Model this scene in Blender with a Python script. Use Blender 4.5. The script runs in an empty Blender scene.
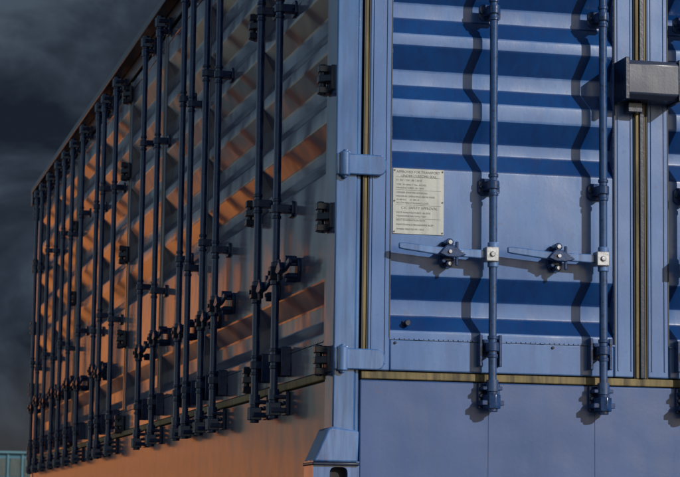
import bpy, math, random
from mathutils import Vector, Matrix
random.seed(4)
ZB=1.26
scene=bpy.context.scene
# ---------------------------------------------------------------- materials
def nd(nt,t,**k):
    n=nt.nodes.new(t)
    for a,b in k.items(): setattr(n,a,b)
    return n
def mixc(nt,fac,a,b,mode='MIX'):
    m=nd(nt,'ShaderNodeMix',data_type='RGBA',blend_type=mode)
    for sock,val in ((m.inputs[0],fac),(m.inputs[6],a),(m.inputs[7],b)):
        if hasattr(val,'is_output'): nt.links.new(val,sock)
        else: sock.default_value=val if not isinstance(val,tuple) else (*val,1)[:4]
    return m.outputs[2]
def noise(nt,vec,scale,detail=3,rough=.6,stretch=None,dist=0,loc=None):
    if stretch:
        mp=nd(nt,'ShaderNodeMapping'); mp.inputs['Scale'].default_value=stretch
        if loc: mp.inputs['Location'].default_value=loc
        nt.links.new(vec,mp.inputs[0]); vec=mp.outputs[0]
    n=nd(nt,'ShaderNodeTexNoise'); n.inputs['Scale'].default_value=scale
    n.inputs['Detail'].default_value=detail; n.inputs['Roughness'].default_value=rough
    n.inputs['Distortion'].default_value=dist
    nt.links.new(vec,n.inputs['Vector']); return n.outputs['Fac']
def ramp(nt,fac,stops):
    r=nd(nt,'ShaderNodeValToRGB'); nt.links.new(fac,r.inputs[0])
    e=r.color_ramp.elements
    while len(e)<len(stops): e.new(.5)
    for i,(p,c) in enumerate(stops):
        e[i].position=p; e[i].color=(c,c,c,1) if not isinstance(c,tuple) else (*c,1)
    return r.outputs[0]
def paint(name,base,light,dark,rough=.4,spec=.5,rust=.0,streak=.6,bump=.2,chip=.5,metal=0,wave=0.0,simple=False,coat=0,small=False,rv=.13,st=(3.0,3.0,.25)):
    m=bpy.data.materials.new(name); m.use_nodes=True; nt=m.node_tree
    b=nt.nodes['Principled BSDF']; tc=nd(nt,'ShaderNodeTexCoord').outputs['Object']
    b.inputs['Specular IOR Level'].default_value=spec; b.inputs['Metallic'].default_value=metal
    if coat: b.inputs['Coat Weight'].default_value=coat; b.inputs['Coat Roughness'].default_value=.10
    if simple:
        n2=noise(nt,tc,9,2,.65,(3.0,3.0,.25))
        f2=ramp(nt,n2,[(.3,0),(.7,1)])
        nt.links.new(mixc(nt,f2,light,dark),b.inputs['Base Color']); b.inputs['Roughness'].default_value=rough
        return m
    n3=noise(nt,tc,48,2 if small else 3,.78)
    if small:
        c=mixc(nt,ramp(nt,n3,[(.35,0),(.65,1)]),light,base)
        c=mixc(nt,ramp(nt,n3,[(.60,0),(.66,chip)]),c,dark)
        if rust>0: c=mixc(nt,ramp(nt,n3,[(.27,rust),(.31,0)]),c,(.07,.055,.05))
        b.inputs['Roughness'].default_value=rough
    else:
        n2=noise(nt,tc,9,3,.65,st)
        n1=noise(nt,tc,2.3,2); f1=ramp(nt,n1,[(.38,0),(.64,1)])
        c=mixc(nt,f1,base,light)
        f2=ramp(nt,n2,[(.40,0),(.70,streak)])
        c=mixc(nt,f2,c,dark)
        c=mixc(nt,ramp(nt,n3,[(.62,0),(.70,chip)]),c,dark)
        c=mixc(nt,ramp(nt,n3,[(.30,chip*.5),(.37,0)]),c,tuple(min(1,x*1.3+.03) for x in light))
        if rust>0:
            n4=noise(nt,tc,13,3,.8); f4=ramp(nt,n4,[(.65,0),(.71,rust)])
            c=mixc(nt,f4,c,(.09,.055,.04))
        rr=nd(nt,'ShaderNodeMapRange'); rr.inputs[3].default_value=rough-rv; rr.inputs[4].default_value=rough+rv
        nt.links.new(n2,rr.inputs[0]); nt.links.new(rr.outputs[0],b.inputs['Roughness'])
    nt.links.new(c,b.inputs['Base Color'])
    bp=nd(nt,'ShaderNodeBump'); bp.inputs['Strength'].default_value=bump; bp.inputs['Distance'].default_value=.003
    nt.links.new(n3,bp.inputs['Height']); last=bp
    if not small:
        bp2=nd(nt,'ShaderNodeBump'); bp2.inputs['Strength'].default_value=.35; bp2.inputs['Distance'].default_value=.014+wave
        n6=noise(nt,tc,4.5,1,.5); nt.links.new(n6,bp2.inputs['Height']); nt.links.new(bp.outputs[0],bp2.inputs['Normal']); last=bp2
    nt.links.new(last.outputs[0],b.inputs['Normal'])
    return m
M={}
M['flat']=paint('pale_blue_paint',(.056,.120,.280),(.092,.168,.34),(.027,.065,.185),.25,rust=.3,streak=.55,chip=.35,bump=.08,st=(2,2,.25))  # paler, greyer blue on door flats and frames than on the slopes
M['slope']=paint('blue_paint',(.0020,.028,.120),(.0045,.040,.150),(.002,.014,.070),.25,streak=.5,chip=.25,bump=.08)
M['post']=paint('post_blue_paint',(.028,.092,.235),(.062,.14,.31),(.009,.036,.13),.18,rust=.25,streak=.8,coat=.7,chip=.35,bump=.12)
M['rail']=paint('rail_blue_paint',(.026,.063,.170),(.042,.082,.208),(.018,.045,.13),.33,rust=.25,streak=.45,chip=.25,bump=.08,st=(2,2,.25))
M['rod']=paint('rod_blue_paint',(.006,.033,.11),(.012,.048,.15),(.003,.012,.05),.15,rust=.3,chip=.7,bump=.15,small=True,coat=.4)
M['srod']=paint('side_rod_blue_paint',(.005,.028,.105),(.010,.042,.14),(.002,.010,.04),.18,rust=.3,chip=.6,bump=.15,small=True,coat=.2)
M['hw']=paint('hardware_blue_paint',(.006,.024,.08),(.013,.040,.125),(.002,.007,.022),.20,rust=.4,chip=.8,bump=.3,small=True)
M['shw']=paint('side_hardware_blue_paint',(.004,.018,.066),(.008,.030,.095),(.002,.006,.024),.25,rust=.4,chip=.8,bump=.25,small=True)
M['strap']=paint('hinge_blue_paint',(.042,.115,.28),(.085,.175,.375),(.013,.040,.135),.17,rust=.3,streak=.7,coat=.7,chip=.35,bump=.12)
M['dark']=paint('dark_hardware',(.006,.012,.032),(.011,.020,.044),(.003,.005,.012),.28,small=True,rust=.4)
M['zinc']=paint('galvanised_steel',(.25,.26,.28),(.32,.33,.36),(.11,.11,.12),.33,metal=.5,small=True)
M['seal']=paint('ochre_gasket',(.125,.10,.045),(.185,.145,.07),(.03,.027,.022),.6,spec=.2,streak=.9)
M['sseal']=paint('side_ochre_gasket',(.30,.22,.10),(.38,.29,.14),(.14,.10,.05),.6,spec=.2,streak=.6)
M['gap']=paint('dark_gap_strip',(.012,.014,.02),(.02,.022,.03),(.006,.007,.01),.6,simple=True)  # near-black strips outlining frame and panel edges
M['box']=paint('lock_box_paint',(.020,.028,.056),(.028,.038,.070),(.013,.018,.034),.30,spec=.5,chip=.2,bump=.1)
M['sflat']=paint('side_warmlit_blue_paint',(.095,.108,.170),(.145,.146,.200),(.045,.060,.115),.20,spec=.75,rust=.25,streak=.5,wave=.012,coat=.4,chip=.3,bump=.06,rv=.03,st=(1.4,1.4,.5))  # blue greyed in the colour to imitate warm light on the side doors
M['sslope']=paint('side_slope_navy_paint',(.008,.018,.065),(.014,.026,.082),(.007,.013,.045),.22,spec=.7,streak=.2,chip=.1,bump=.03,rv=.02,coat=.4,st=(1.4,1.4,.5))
M['srail']=paint('side_warmlit_rail_paint',(.060,.066,.105),(.085,.087,.125),(.038,.045,.08),.25,spec=.65,rust=.3,coat=.2,chip=.25,bump=.08,streak=.45,rv=.03,st=(1.4,1.4,.5))  # same warm-light greying put into the rail colour
M['plate']=paint('placard_metal',(.31,.33,.315),(.38,.39,.365),(.17,.185,.185),.40,spec=.4,chip=.5)
M['ink']=paint('placard_print',(.06,.065,.065),(.085,.085,.085),(.04,.04,.04),.6,simple=True)
M['black']=paint('interior_black',(.01,.01,.012),(.012,.012,.014),(.006,.006,.006),.8,simple=True)
M['orange']=paint('orange_paint',(.75,.26,.06),(.80,.29,.07),(.68,.22,.05),.5,simple=True)
M['grey']=paint('slate_blue_paint',(.1,.11,.13),(.08,.13,.21),(.06,.09,.15),.5,simple=True)
M['conc']=paint('concrete',(.30,.28,.25),(.36,.34,.30),(.18,.17,.15),.85,spec=.2)
M['ground']=paint('ground_asphalt',(.09,.085,.078),(.105,.097,.09),(.06,.057,.053),.85,spec=.2)
M['teal']=paint('teal_cladding',(.02,.14,.20),(.02,.12,.19),(.012,.075,.125),.5,simple=True)
M['glass']=paint('window_glass',(.01,.04,.06),(.02,.06,.08),(.01,.02,.03),.15,spec=1,simple=True)
M['white']=paint('pale_teal_trim',(.2,.4,.42),(.06,.17,.22),(.04,.12,.16),.5,simple=True)
# ---------------------------------------------------------------- mesh builder
E=lambda u,o,z:(u,-o,z+ZB)
S=lambda u,o,z:(-o,u,z+ZB)
W=lambda x,y,z:(x,y,z)
import bmesh
class MB:
    def __init__(s,F): s.F=F; s.v=[]; s.f=[]; s.mi=[]
    def add(s,vs,fs,mi=0):
        n=len(s.v); s.v+= [s.F(*p) for p in vs]
        for f in fs: s.f.append([n+i for i in f]); s.mi.append(mi)
    def box(s,u0,u1,o0,o1,z0,z1,mi=0):
        vs=[(u,o,z) for u in(u0,u1) for o in(o0,o1) for z in(z0,z1)]
        s.add(vs,[(0,1,3,2),(4,6,7,5),(0,4,5,1),(2,3,7,6),(0,2,6,4),(1,5,7,3)],mi)
    def _pr(s,a,b,mi):
        n=len(a)
        s.add(a+b,[tuple(range(n)),tuple(range(2*n-1,n-1,-1))]+[(i,(i+1)%n,n+(i+1)%n,n+i) for i in range(n)],mi)
    def prism(s,pts,o0,o1,mi=0): s._pr([(u,o0,z) for u,z in pts],[(u,o1,z) for u,z in pts],mi)
    def prismu(s,pts,u0,u1,mi=0): s._pr([(u0,o,z) for o,z in pts],[(u1,o,z) for o,z in pts],mi)
    def prismz(s,pts,z0,z1,mi=0): s._pr([(u,o,z0) for u,o in pts],[(u,o,z1) for u,o in pts],mi)
    def cylz(s,u,o,z0,z1,r,n=20,mi=0):
        s.prismz([(u+r*math.cos(2*math.pi*i/n),o+r*math.sin(2*math.pi*i/n)) for i in range(n)],z0,z1,mi)
    def cylo(s,u,z,o0,o1,r,n=16,mi=0):
        s.prism([(u+r*math.cos(2*math.pi*i/n),z+r*math.sin(2*math.pi*i/n)) for i in range(n)],o0,o1,mi)
    def make(s,name,mats,parent,bevel=0,smooth=True):
        me=bpy.data.meshes.new(name); me.from_pydata(s.v,[],s.f)
        for m in mats: me.materials.append(m)
        for p,i in zip(me.polygons,s.mi): p.material_index=i
        bm=bmesh.new(); bm.from_mesh(me); bmesh.ops.recalc_face_normals(bm,faces=bm.faces); bm.to_mesh(me); bm.free()
        ob=bpy.data.objects.new(name,me); scene.collection.objects.link(ob)
        if smooth:
            for p in me.polygons: p.use_smooth=True
            me.set_sharp_from_angle(angle=math.radians(35))
        if bevel:
            b=ob.modifiers.new('bevel','BEVEL'); b.width=bevel; b.segments=2; b.limit_method='ANGLE'; b.angle_limit=math.radians(40)
        ob.parent=parent; return ob
def empty(name):
    e=bpy.data.objects.new(name,None); scene.collection.objects.link(e); return e
# ---------------------------------------------------------------- container
C=empty('shipping_container')
L=12.19; Wd=2.53; H=2.9
TR=[(.60,1),(.633,1),(.696,0),(.763,0),(.850,1),(1.283,1),(1.354,0),(1.405,0),(1.492,1),(1.559,1),(1.622,0),(1.685,0),(1.779,1),(1.826,1),(1.897,0),(1.96,0),(2.05,1),(2.11,1),(2.175,0),(2.24,0),(2.33,1),(2.385,1),(2.455,0),(2.515,0),(2.60,1),(2.70,1)]
CR=-.014; RC=-.058
def panel(F,u0,u1,name,mats):
    b=MB(F)
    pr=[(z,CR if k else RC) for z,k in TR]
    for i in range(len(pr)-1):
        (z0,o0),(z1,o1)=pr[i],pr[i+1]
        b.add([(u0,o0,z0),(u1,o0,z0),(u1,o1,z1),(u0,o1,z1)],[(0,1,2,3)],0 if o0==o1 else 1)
    ob=b.make(name,mats,C,smooth=False)
    bm=bmesh.new(); bm.from_mesh(ob.data); bmesh.ops.remove_doubles(bm,verts=bm.verts,dist=1e-5)
    bmesh.ops.recalc_face_normals(bm,faces=bm.faces); bm.to_mesh(ob.data); bm.free()
    bv=ob.modifiers.new('bend','BEVEL'); bv.width=.008; bv.segments=3; bv.angle_limit=math.radians(20)
    for p in ob.data.polygons: p.use_smooth=True
    return ob
def leaf(F,a,b_,side,name):
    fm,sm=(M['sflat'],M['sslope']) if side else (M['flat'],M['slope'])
    if side: t0,t1=.05,.05
    else: t0,t1=.092,.085
    m=MB(F)
    m.box(a,a+t0,-.07,-.006,.475,2.76); m.box(b_-t1,b_,-.07,-.006,.475,2.76)
    m.box(a+t0+.001,b_-t1-.001,-.07,-.009,.475,.60); m.box(a+t0+.001,b_-t1-.001,-.07,-.009,2.70,2.76)
    m.make(name+'_frame',[fm],C,bevel=.006)
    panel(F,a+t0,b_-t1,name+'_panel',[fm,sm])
    w=MB(F)
    for uu in (a+t0,b_-t1):
        z=.61
        while z<2.69:
            w.cylz(uu,CR+.001,z,z+.018,.0028*random.uniform(.7,1.3),6); z+=.021
    u=a+t0
    while u<b_-t1:
        w.box(u,u+.016,-.012,-.0065+random.uniform(-.001,.002),.598,.604); u+=.02
    w.make(name+'_weld',[fm],C)
leaf(E,.136,1.243,False,'door_leaf'); leaf(E,1.300,2.395,False,'door_leaf_second')
m=MB(E)
for a in (.150,.205,1.172,1.228,1.315,1.37): m.box(a,a+.006,-.008,-.0025,.5,2.74)
m.make('edge_ribs',[M['flat']],C,bevel=.0015)
m=MB(E)
for a in (.2235,1.1595,1.388): m.box(a,a+.0045,-.02,-.0048,.605,2.70)
m.box(.228,1.158,-.02,-.0082,.5965,.5995)
for a in (.1125,.1325,1.2435,1.2975): m.box(a-.0012,a+.0022,-.02,-.0005,.4705,2.76)
m.make('edge_dark_strips',[M['gap']],C)  # thin dark strips drawn along frame and panel edges
g=MB(E)
g.box(.115,.131,-.06,-.004,.471,2.77); g.box(.112,2.42,-.06,.003,.440,.470)
g.box(1.246,1.262,-.06,.006,.4705,2.77); g.box(1.284,1.295,-.06,-.002,.4705,2.77); g.box(2.398,2.42,-.06,-.004,.4705,2.77)
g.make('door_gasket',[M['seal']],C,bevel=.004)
g=MB(E); g.box(1.262,1.284,-.05,.012,.4705,2.77); g.make('door_cover_strip',[M['dark']],C,bevel=.004)
m=MB(E)
m.prismz([(0.0,0.0),(.088,0.0),(.088,-.012),(.108,-.012),(.108,-.15),(0,-.15)],.118,2.782)
m.prismz([(Wd-.108,-.012),(Wd-.088,-.012),(Wd-.088,0),(Wd,0),(Wd,-.15),(Wd-.108,-.15)],.118,2.782)
m.box(0,.108,-L,-L+.15,.118,2.782); m.box(Wd-.108,Wd,-L,-L+.15,.118,2.782)
m.make('corner_posts',[M['post']],C,bevel=.010)
m=MB(E); m.box(.109,Wd-.109,-.15,-.004,.02,.438); m.make('end_sill',[M['rail']],C,bevel=.006)
m=MB(E)
for x in (.632,1.075,1.60,2.05): m.box(x,x+.004,-.006,-.0022,.03,.43)
m.box(.111,Wd-.111,-.006,.010,.022,.05)
m.make('sill_welds',[M['rail']],C)
m=MB(E); m.box(.109,Wd-.109,-.15,-.002,2.78,2.898); m.make('end_header',[M['rail']],C,bevel=.006)
m=MB(S); m.box(.151,L-.151,-.15,-.006,.02,.44); m.make('bottom_side_rail',[M['srail']],C,bevel=.006)
m=MB(S); m.box(.151,L-.151,-.15,-.002,2.78,2.898); m.box(.17,L-.02,-.0015,.072,2.872,2.925); m.box(L-.17,L-.02,-.001,.07,2.76,2.871)
m.make('top_side_rail',[M['dark']],C,bevel=.006)
def casting(u0,u1,o0,o1,z0,z1,name):
    b=MB(E)
    cu,cz=(u0+u1)/2+.01,(z0+z1)/2; n=32; w,h=.062,.04
    inn=[];out=[]
    for i in range(n):
        t=2*math.pi*i/n; c,s_=math.cos(t),math.sin(t)
        k=(abs(c)**4+abs(s_)**4)**(-.25)
        inn.append((cu+w/1.3*k*c*.75,cz+h*k*s_*.9))
        q=1/max(abs(c),abs(s_)); out.append((min(max(cu+q*c*(u1-cu if c>0 else cu-u0),u0),u1),cz+q*s_*(z1-cz)))
    vs=[(u,o1,z) for u,z in out]+[(u,o1,z) for u,z in inn]+[(u,o1-.035,z) for u,z in inn]
    fs=[(i,(i+1)%n,n+(i+1)%n,n+i) for i in range(n)]+[(n+i,n+(i+1)%n,2*n+(i+1)%n,2*n+i) for i in range(n)]
    b.add(vs,fs)
    b.add([(u0,o0,z0),(u1,o0,z0),(u1,o0,z1),(u0,o0,z1),(u0,o1,z0),(u1,o1,z0),(u1,o1,z1),(u0,o1,z1)],[(0,1,2,3),(0,4,5,1),(3,2,6,7),(0,3,7,4),(1,5,6,2)])
    b.make(name,[M['strap']],C)
    d=MB(E); d.box(u0+.01,u1-.01,o1-.06,o1-.036,z0+.01,z1-.01); d.make(name+'_inside',[M['black']],C)
casting(-.075,.108,-.165,.004,.0,.1175,'corner_casting_bottom')
casting(-.004,.165,-.165,.004,2.784,2.902,'corner_casting_top')
casting(Wd-.165,Wd+.004,-.165,.004,.0,.1175,'corner_casting_bottom_b')
casting(Wd-.165,Wd+.004,-.165,.004,2.784,2.902,'corner_casting_top_b')
m=MB(E)
for z0,z1 in ((0,.1175),(2.784,2.902)):
    m.box(-.004,.165,-L,-L+.165,z0,z1); m.box(Wd-.165,Wd+.004,-L,-L+.165,z0,z1)
m.make('corner_castings_far',[M['strap']],C,bevel=.006)
m=MB(E)
m.prism([(-.078,.113),(.100,.113),(.104,.235),(-.001,.25),(-.018,.245)],-.16,.016)
m.make('post_foot',[M['strap']],C,bevel=.008)
m=MB(E); m.box(-.080,.106,-.17,.019,.100,.1125); m.make('post_foot_flange',[M['dark']],C,bevel=.004)
m=MB(W)
m.box(.09,Wd-.02,.09,L-.02,ZB+.16,ZB+2.80)
m.make('inner_shell',[M['black']],C)
m=MB(W)
m.box(.12,Wd-.12,.12,L-.12,ZB+2.86,ZB+2.892)
y=.3
while y<L-.3: m.box(.15,Wd-.15,y,y+.12,ZB+2.893,ZB+2.91); y+=.25
m.box(.1,Wd-.1,.1,L-.1,ZB+.10,ZB+.155)
m.make('roof_and_floor',[M['rail']],C)
m=MB(W); y=.16
while y<L-.3:
    m.prismz([(Wd-.04,y),(Wd-.04,y+.07),(Wd-.005,y+.1),(Wd-.005,y+.2),(Wd-.04,y+.23),(Wd-.06,y+.23),(Wd-.06,y)],ZB+.16,ZB+2.78); y+=.27
m.box(Wd-.1,Wd-.003,.151,L-.151,ZB+.02,ZB+.16); m.box(Wd-.1,Wd-.003,.151,L-.151,ZB+2.78,ZB+2.898)
m.box(.11,Wd-.11,L-.06,L-.01,ZB+.02,ZB+2.9)
m.make('far_walls',[M['slope']],C)
B=[.153+i*(L-.306)/8 for i in range(9)]
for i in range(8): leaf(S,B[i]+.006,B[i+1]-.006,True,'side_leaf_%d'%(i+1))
g=MB(S)
g.box(.153,L-.153,-.05,.006,.442,.472)
for b_ in B: g.box(b_-.005,b_+.005,-.05,-.003,.4725,2.765)
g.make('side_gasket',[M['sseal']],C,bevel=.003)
# ---------------------------------------------------------------- hardware
RO=.056
def rod(F,u,nm,bz=(.575,1.22,1.93,2.48),rm=None,hm=None,ztop=2.82):
    m=MB(F)
    m.cylz(u,RO,.36,ztop,.0165,24)
    m.cylz(u,RO,.40,.445,.024,20); m.cylz(u,RO,2.72,2.76,.024,20)
    m.make(nm+'_tube',[rm or M['rod']],C)
    m=MB(F)
    for top in (0,1):
        f=(lambda z:z) if not top else (lambda z:3.165-z)
        a,b=sorted((f(.335),f(.435))); m.box(u-.045,u+.045,-.004,.012,a,b)
        a,b=sorted((f(.345),f(.365))); m.box(u-.045,u+.045,.012,.07,a,b)
        a,b=sorted((f(.405),f(.42))); m.box(u-.04,u-.02,.012,.062,a,b); m.box(u+.02,u+.04,.012,.062,a,b)
        a,b=sorted((f(.320),f(.40))); m.prismz([(u-.032,.03),(u-.02,.078),(u+.006,.088),(u+.03,.07),(u+.034,.035),(u+.01,.025)],a+.012,b-.012)
        m.cylz(u,RO,a,b,.021,16)
        for du in (-.034,.034): m.cylo(u+du,f(.385),.012,.024,.009,8)
    for z in bz:
        m.prism([(u-.045,z-.022),(u-.03,z-.034),(u+.03,z-.034),(u+.045,z-.022),(u+.045,z+.022),(u+.03,z+.034),(u-.03,z+.034),(u-.045,z+.022)],-.014,-.002)
        m.box(u-.026,u+.026,-.002,RO,z-.017,z+.017)
        m.cylz(u,RO,z-.017,z+.017,.024,20)
        m.cylz(u,RO,z-.044,z-.030,.0205,16); m.cylz(u,RO,z+.030,z+.044,.0205,16)
        for du in (-.036,.036): m.cylo(u+du,z,-.002,.008,.008,6)
    z=.575
    m.box(u-.046,u-.034,-.008,.035,z-.075,z+.05); m.box(u+.034,u+.046,-.008,.035,z-.075,z+.05)
    m.make(nm+'_brackets',[hm or M['hw']],C,bevel=.0025)
def handle(F,u,ln,rt,nm,hz=.94,d=-1,side=False):
    m=MB(F)
    m.box(u-.036,u+.016,RO-.024,RO+.030,hz-.029,hz+.029); m.cylo(u-.010,hz,RO+.030,RO+.037,.011,12)
    m.make(nm+'_hub',[M['dark'] if side else M['zinc']],C,bevel=.006)
    m=MB(F)
    x1=u+d*ln
    pts=[(u+d*.030,hz-.016),(u+d*.030,hz+.018),(u+d*(rt+.03),hz+.022),(x1+d*-.02,hz+.036),(x1,hz+.034),(x1,hz+.012),(x1-d*.02,hz+.008),(u+d*(rt+.03),hz-.010)]
    m.prism(pts,RO-.010,RO+.006)
    m.cylz(u,RO,hz-.05,hz+.05,.022,18)
    m.make(nm+'_lever',[M['shw'] if side else M['strap']],C,bevel=.004)
    m=MB(F); r=u+d*rt
    m.prism([(r-.032,hz-.028),(r-.018,hz-.05),(r+.018,hz-.05),(r+.032,hz-.028),(r+.032,hz+.03),(r+.02,hz+.052),(r-.02,hz+.052),(r-.032,hz+.03)],-.014,0)
    m.box(r-.018,r+.018,0,.04,hz-.03,hz-.014); m.box(r-.015,r+.015,0,.078,hz+.018,hz+.03)
    m.box(r-.028,r+.028,.062,.074,hz-.012,hz+.024)
    m.prism([(r-.05,hz-.004),(r-.02,hz+.03),(r+.02,hz+.022),(r+.06,hz-.006),(r+.02,hz-.018),(r-.02,hz-.016)],.064,.080)
    m.cylo(r,hz+.045,0,.05,.016,14); m.cylo(r,hz-.04,0,.045,.014,14)
    m.cylz(r+.022,.07,hz-.05,hz+.045,.007,10); m.cylo(r-.026,hz-.03,.0,.055,.009,10)
    m.make(nm+'_catch',[M['shw'] if side else M['hw']],C,bevel=.003)
    if not side:
        m=MB(F); m.cylo(r,hz+.045,.05,.058,.008,10); m.cylo(r,hz-.04,.045,.052,.007,10); m.cylo(r-.008,hz+.004,.080,.088,.007,10)
        m.make(nm+'_bolts',[M['zinc']],C)
ER=[.630,1.090,1.46,1.93]
for i,u in enumerate(ER): rod(E,u,'lock_rod_%d'%(i+1))
handle(E,.630,.385,.175,'door_handle_1'); handle(E,1.090,.40,.185,'door_handle_2')
handle(E,1.46,.34,.17,'door_handle_3',d=1); handle(E,1.93,.34,.17,'door_handle_4',d=1)
SR=[.885,1.31,2.40,2.78,3.23,3.52,4.44,5.02,6.35,6.97,7.31,8.23,8.9,9.47,10.0,10.65,11.25,11.7]
for i,u in enumerate(SR): rod(S,u,'side_rod_%d'%(i+1),bz=(.575,1.30,2.18) if i%2 else (.575,1.22,2.10),rm=M['srod'],hm=M['shw'])
for i,u in enumerate(SR):
    if i not in (4,8): handle(S,u,.30,.16,'side_handle_%d'%(i+1),side=True,hz=.94 if i%2==0 else .90)
def strap(F,u0,z,nm,mat,ln=.190,d=1):
    m=MB(F); h=.041
    pts=[(u0,z-h),(u0,z+h)]
    for i in range(7):
        t=math.pi/2-i*math.pi/12; pts.append((u0+d*(ln-.03+.03*math.cos(t)),z+h-.03+.03*math.sin(t)))
    for i in range(7):
        t=-i*math.pi/12; pts.append((u0+d*(ln-.03+.03*math.cos(t)),z-h+.03+.03*math.sin(t)))
    m.prism(pts,-.003,.018)
    m.cylz(u0+d*.022,.016,z-.048,z+.048,.020,20); m.cylz(u0+d*.022,.016,z-.057,z+.057,.010,12)
    m.box(u0-.010 if d>0 else u0-.03,u0+.03 if d>0 else u0+.010,-.004,.012,z-.043,z+.043)
    m.make(nm,[mat],C,bevel=.005)
for i,z in enumerate((.515,1.283,2.05,2.62)): strap(E,.012,z,'strap_hinge_%d'%(i+1),M['strap'])
for i,z in enumerate((.515,1.283,2.05,2.62)): strap(E,Wd-.012,z,'strap_hinge_r%d'%(i+1),M['strap'],d=-1)
def lug(F,u,z,nm):
    m=MB(F)
    m.box(u-.075,u-.012,-.004,.012,z-.05,z+.05); m.box(u+.012,u+.075,-.006,.010,z-.05,z+.05)
    for dz in (-.043,.0,.043): m.prismz([(u-.06,.012),(u-.02,.052),(u+.02,.052),(u+.02,.0),(u-.06,.0)] if dz==0 else [(u+.06,.012),(u+.02,.05),(u-.02,.05),(u-.02,.0),(u+.06,.0)],z+dz-.014,z+dz+.014)
    m.cylz(u,.032,z-.062,z+.062,.014,14)
    m.make(nm,[M['dark']],C,bevel=.003)
k=0
for b_,zs in ((.12,(.515,1.085,1.64,2.2,2.68)),(B[1],(.53,1.30,2.18,2.68)),(B[4],(.52,1.07,1.62,2.17,2.68)),(B[6],(.52,1.62,2.17)),(L-.12,(.515,1.085,1.64,2.2,2.68))):
    for z in zs:
        k+=1; lug(S,b_,z,'side_hinge_%d'%k)
m=MB(E)
m.prismu([(0,1.592),(.10,1.592),(.125,1.61),(.125,1.735),(.11,1.75),(0,1.75)],1.172,1.396)
m.make('lock_box',[M['box']],C,bevel=.006)
m=MB(E); m.box(1.160,1.178,-.005,.13,1.585,1.757); m.box(1.20,1.262,-.004,.05,1.548,1.588); m.box(1.388,1.405,-.004,.128,1.585,1.757)
m.make('lock_box_flange',[M['dark']],C,bevel=.003)
m=MB(E); m.box(.285,.315,-.052,-.03,.655,.675); m.cylo(.300,.665,-.05,.0,.012,10)
for x in (.25,.60,.90,1.12): m.cylo(x,.585,-.009,-.003,.006,8)
m.make('panel_studs',[M['dark']],C,bevel=.002)
# ---- placard
P=[.236,.445,1.018,1.280]
m=MB(E); m.box(P[0],P[1],-.0135,-.0105,P[2],P[3]); m.make('placard_plate',[M['plate']],C,bevel=.001)
lines=[(.250,"APPROVED FOR TRANSPORT",.0150),(.234,"UNDER CUSTOMS SEAL",.0150),(.217,"F / BV / 7341-88 / 2010",.012),(.200,"TYPE  SD-40HC-7  No. 4471902",.010),(.187,"MANUFACTURED  06 / 2010",.010),(.168,"OWNER IDENTIFICATION No.",.0105),(.153,"MAXIMUM OPERATING GROSS MASS",.0105),(.140,"30 480 KG      67 200 LB",.010),(.127,"ALLOWABLE STACKING LOAD",.0105),(.106,"CSC SAFETY APPROVAL",.0155),(.088,"DATE MANUFACTURED  06-2010",.0105),(.074,"TRANSVERSE RACKING TEST",.0105),(.058,"NEXT EXAMINATION DATE",.0105),(.040,"MAINTENANCE PROGRAMME ACEP",.0105),(.022,"TIMBER TREATED IM / 2010",.0105)]
for i,(dz,t,sz) in enumerate(lines):
    cu=bpy.data.curves.new('placard_text_%d'%i,'FONT'); cu.body=t; cu.size=sz*.91; cu.extrude=.0003
    cu.materials.append(M['ink'])
    o=bpy.data.objects.new('placard_text_%d'%i,cu); scene.collection.objects.link(o)
    o.location=(P[0]+.014+(.02 if sz>.013 and len(t)<20 else 0),.0102,ZB+P[2]+dz-.006); o.rotation_euler=(math.pi/2,0,0); o.parent=C
m=MB(E)
for z in (.232,.180,.120,.066): m.box(P[0]+.012,P[1]-.012,-.0104,-.0099,P[2]+z-.0008-.004,P[2]+z+.0002-.004)
for x in (P[0]+.006,P[1]-.006):
    for z in (P[2]+.008,P[3]-.008,(P[2]+P[3])/2): m.cylo(x,z,-.0104,-.0085,.0035,8)
m.make('placard_rules_and_rivets',[M['ink']],C)
# ---------------------------------------------------------------- piers
for i,(x,y) in enumerate([(.03,.1),(Wd-.1,.1),(.1,L-.1),(Wd-.1,L-.1)]):
    e=empty('concrete_pier'); m=MB(W)
    m.prismz([(x-.5,y-.4),(x+.5,y-.4),(x+.5,y+.5),(x-.5,y+.5)],0,.7); m.prismz([(x-.3,y-.25),(x+.3,y-.25),(x+.3,y+.3),(x-.3,y+.3)],.701,ZB-.02)
    m.make('block',[M['conc']],e,bevel=.02)
    m=MB(W); m.box(x-.2,x+.2,y-.2,y+.2,ZB-.0195,ZB-.001); m.make('steel_cap',[M['dark']],e,bevel=.004)
# ---------------------------------------------------------------- added out-of-view container row, reflects orange onto the side wall
def oc(x,y,z,mat,nm):
    e=empty(nm); m=MB(W); w,l,h=2.44,12.19,2.59
    m.box(x+.05,x+w-.05,y+.05,y+l-.05,z+.1,z+h-.03)
    yy=y+.15
    while yy<y+l-.3:
        for xs,sg in ((x+w-.05,1),(x+.05,-1)):
            m.prismz([(xs,yy),(xs+sg*.04,yy+.06),(xs+sg*.04,yy+.16),(xs,yy+.22)],z+.15,z+h-.1)
        yy+=.28
    for zz in (z+.001,z+h-.121):
        m.box(x,x+w,y,y+.16,zz,zz+.12); m.box(x,x+w,y+l-.16,y+l,zz,zz+.12); m.box(x,x+.1,y+.161,y+l-.161,zz,zz+.12); m.box(x+w-.1,x+w,y+.161,y+l-.161,zz,zz+.12)
    for a,b in ((x,y),(x+w-.15,y),(x,y+l-.15),(x+w-.15,y+l-.15)): m.box(a,a+.15,b,b+.15,z+.122,z+h-.122)
    for k in range(4): m.cylz(x+.35+k*.58,y+.0,z+.15,z+h-.15,.02,10)
    m.make('body',[mat],e)
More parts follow.
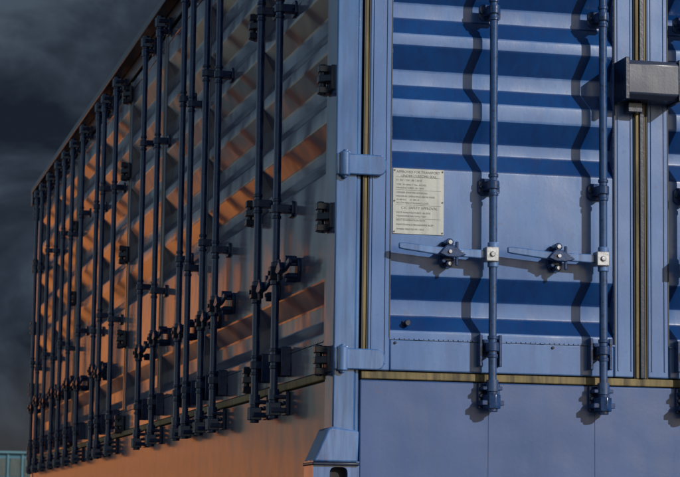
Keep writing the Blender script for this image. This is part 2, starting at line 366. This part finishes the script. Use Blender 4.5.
for c,(y,st) in enumerate([(33,'o'),(45.6,'ooo'),(61,'oooo'),(74,'oo')]):
    for r,ch in enumerate(st):
        oc(-8.0,y,r*2.595,M['orange'] if ch=='o' else M['grey'],'added_orange_container' if ch=='o' else 'added_slate_container')
# ---------------------------------------------------------------- distant teal building
bld=empty('teal_office_building')
bx0,bx1,by,bh=-34,16,112,5.0
m=MB(W); m.box(bx0,bx1,by,by+14,0,bh); m.make('walls',[M['teal']],bld)
m=MB(W); m.box(bx0-.2,bx1+.2,by-.25,by+14.2,bh+.001,bh+.10)
for z in (1.9,3.6): m.box(bx0,bx1,by-.08,by-.003,z,z+.08)
x=bx0+.3
while x<bx1-1: m.box(x,x+.08,by-.1,by-.085,.1,bh-.02); x+=.75
m.make('trim',[M['white']],bld)
m=MB(W); x=bx0+.42
while x<bx1-1:
    for z in (.6,2.15,3.8): m.box(x+.02,x+.56,by-.05,by-.002,z,z+.95)
    x+=.75
m.make('windows',[M['glass']],bld)
m=MB(W); m.add([(-600,-600,0),(600,-600,0),(600,900,0),(-600,900,0)],[(0,1,2,3)]); g=m.make('ground',[M['ground']],None)
# ---------------------------------------------------------------- light
SAZ=34; SEL=23
sd=Vector((math.sin(math.radians(SAZ))*math.cos(math.radians(SEL)),-math.cos(math.radians(SAZ))*math.cos(math.radians(SEL)),math.sin(math.radians(SEL))))
su=bpy.data.lights.new('sun','SUN'); su.energy=3.9; su.angle=math.radians(.5); su.color=(1,.95,.89)
so=bpy.data.objects.new('sun',su); scene.collection.objects.link(so); so.rotation_euler=sd.to_track_quat('Z','Y').to_euler()
w=bpy.data.worlds.new('World'); scene.world=w; w.use_nodes=True; nt=w.node_tree
bg=nt.nodes['Background']; sky=nd(nt,'ShaderNodeTexSky',sky_type='NISHITA'); sky.sun_disc=False
sky.sun_elevation=math.radians(SEL); sky.sun_rotation=math.atan2(sd.x,sd.y)
tc=nd(nt,'ShaderNodeTexCoord').outputs['Generated']
n1=noise(nt,tc,13,6,.55,(1,1,1.5),.5,(.3,0,.14))
cc=ramp(nt,n1,[(.36,(.11,.165,.27)),(.48,(.28,.39,.57)),(.62,(.64,.86,1.18))])
sx=nd(nt,'ShaderNodeSeparateXYZ'); nt.links.new(tc,sx.inputs[0])
hz=ramp(nt,sx.outputs['Z'],[(.02,.75),(.085,0)])
cc=mixc(nt,hz,cc,(.54,.51,.50))
dt=nd(nt,'ShaderNodeVectorMath',operation='DOT_PRODUCT'); nt.links.new(tc,dt.inputs[0]); dt.inputs[1].default_value=(.30,.95,0)
mk=ramp(nt,dt.outputs['Value'],[(.25,.2),(.80,.65),(.93,1)])
c=mixc(nt,mk,sky.outputs[0],cc)
nt.links.new(c,bg.inputs[0]); bg.inputs[1].default_value=.095
# ---------------------------------------------------------------- camera
th=math.radians(13.0); pt=math.radians(7.3); ph=math.radians(.75)
f0=Vector((math.sin(th),math.cos(th),0)); R=Vector((math.cos(th),-math.sin(th),0))
loc=-8.95*f0+.02*R; loc.z=1.10
fw=f0*math.cos(pt)+Vector((0,0,1))*math.sin(pt); U=R.cross(fw)
R2=R*math.cos(ph)+U*math.sin(ph); U2=R2.cross(fw)
cam=bpy.data.cameras.new('camera'); co=bpy.data.objects.new('camera',cam); scene.collection.objects.link(co)
mt=Matrix((R2,U2,-fw)).transposed().to_4x4(); mt.translation=loc; co.matrix_world=mt
cam.sensor_width=36; cam.lens=2300/680*36; cam.clip_end=3000
cam.dof.use_dof=True; cam.dof.focus_distance=9.6; cam.dof.aperture_fstop=11
scene.camera=co
scene.view_settings.view_transform='Standard'; scene.view_settings.look='None'; scene.view_settings.exposure=0
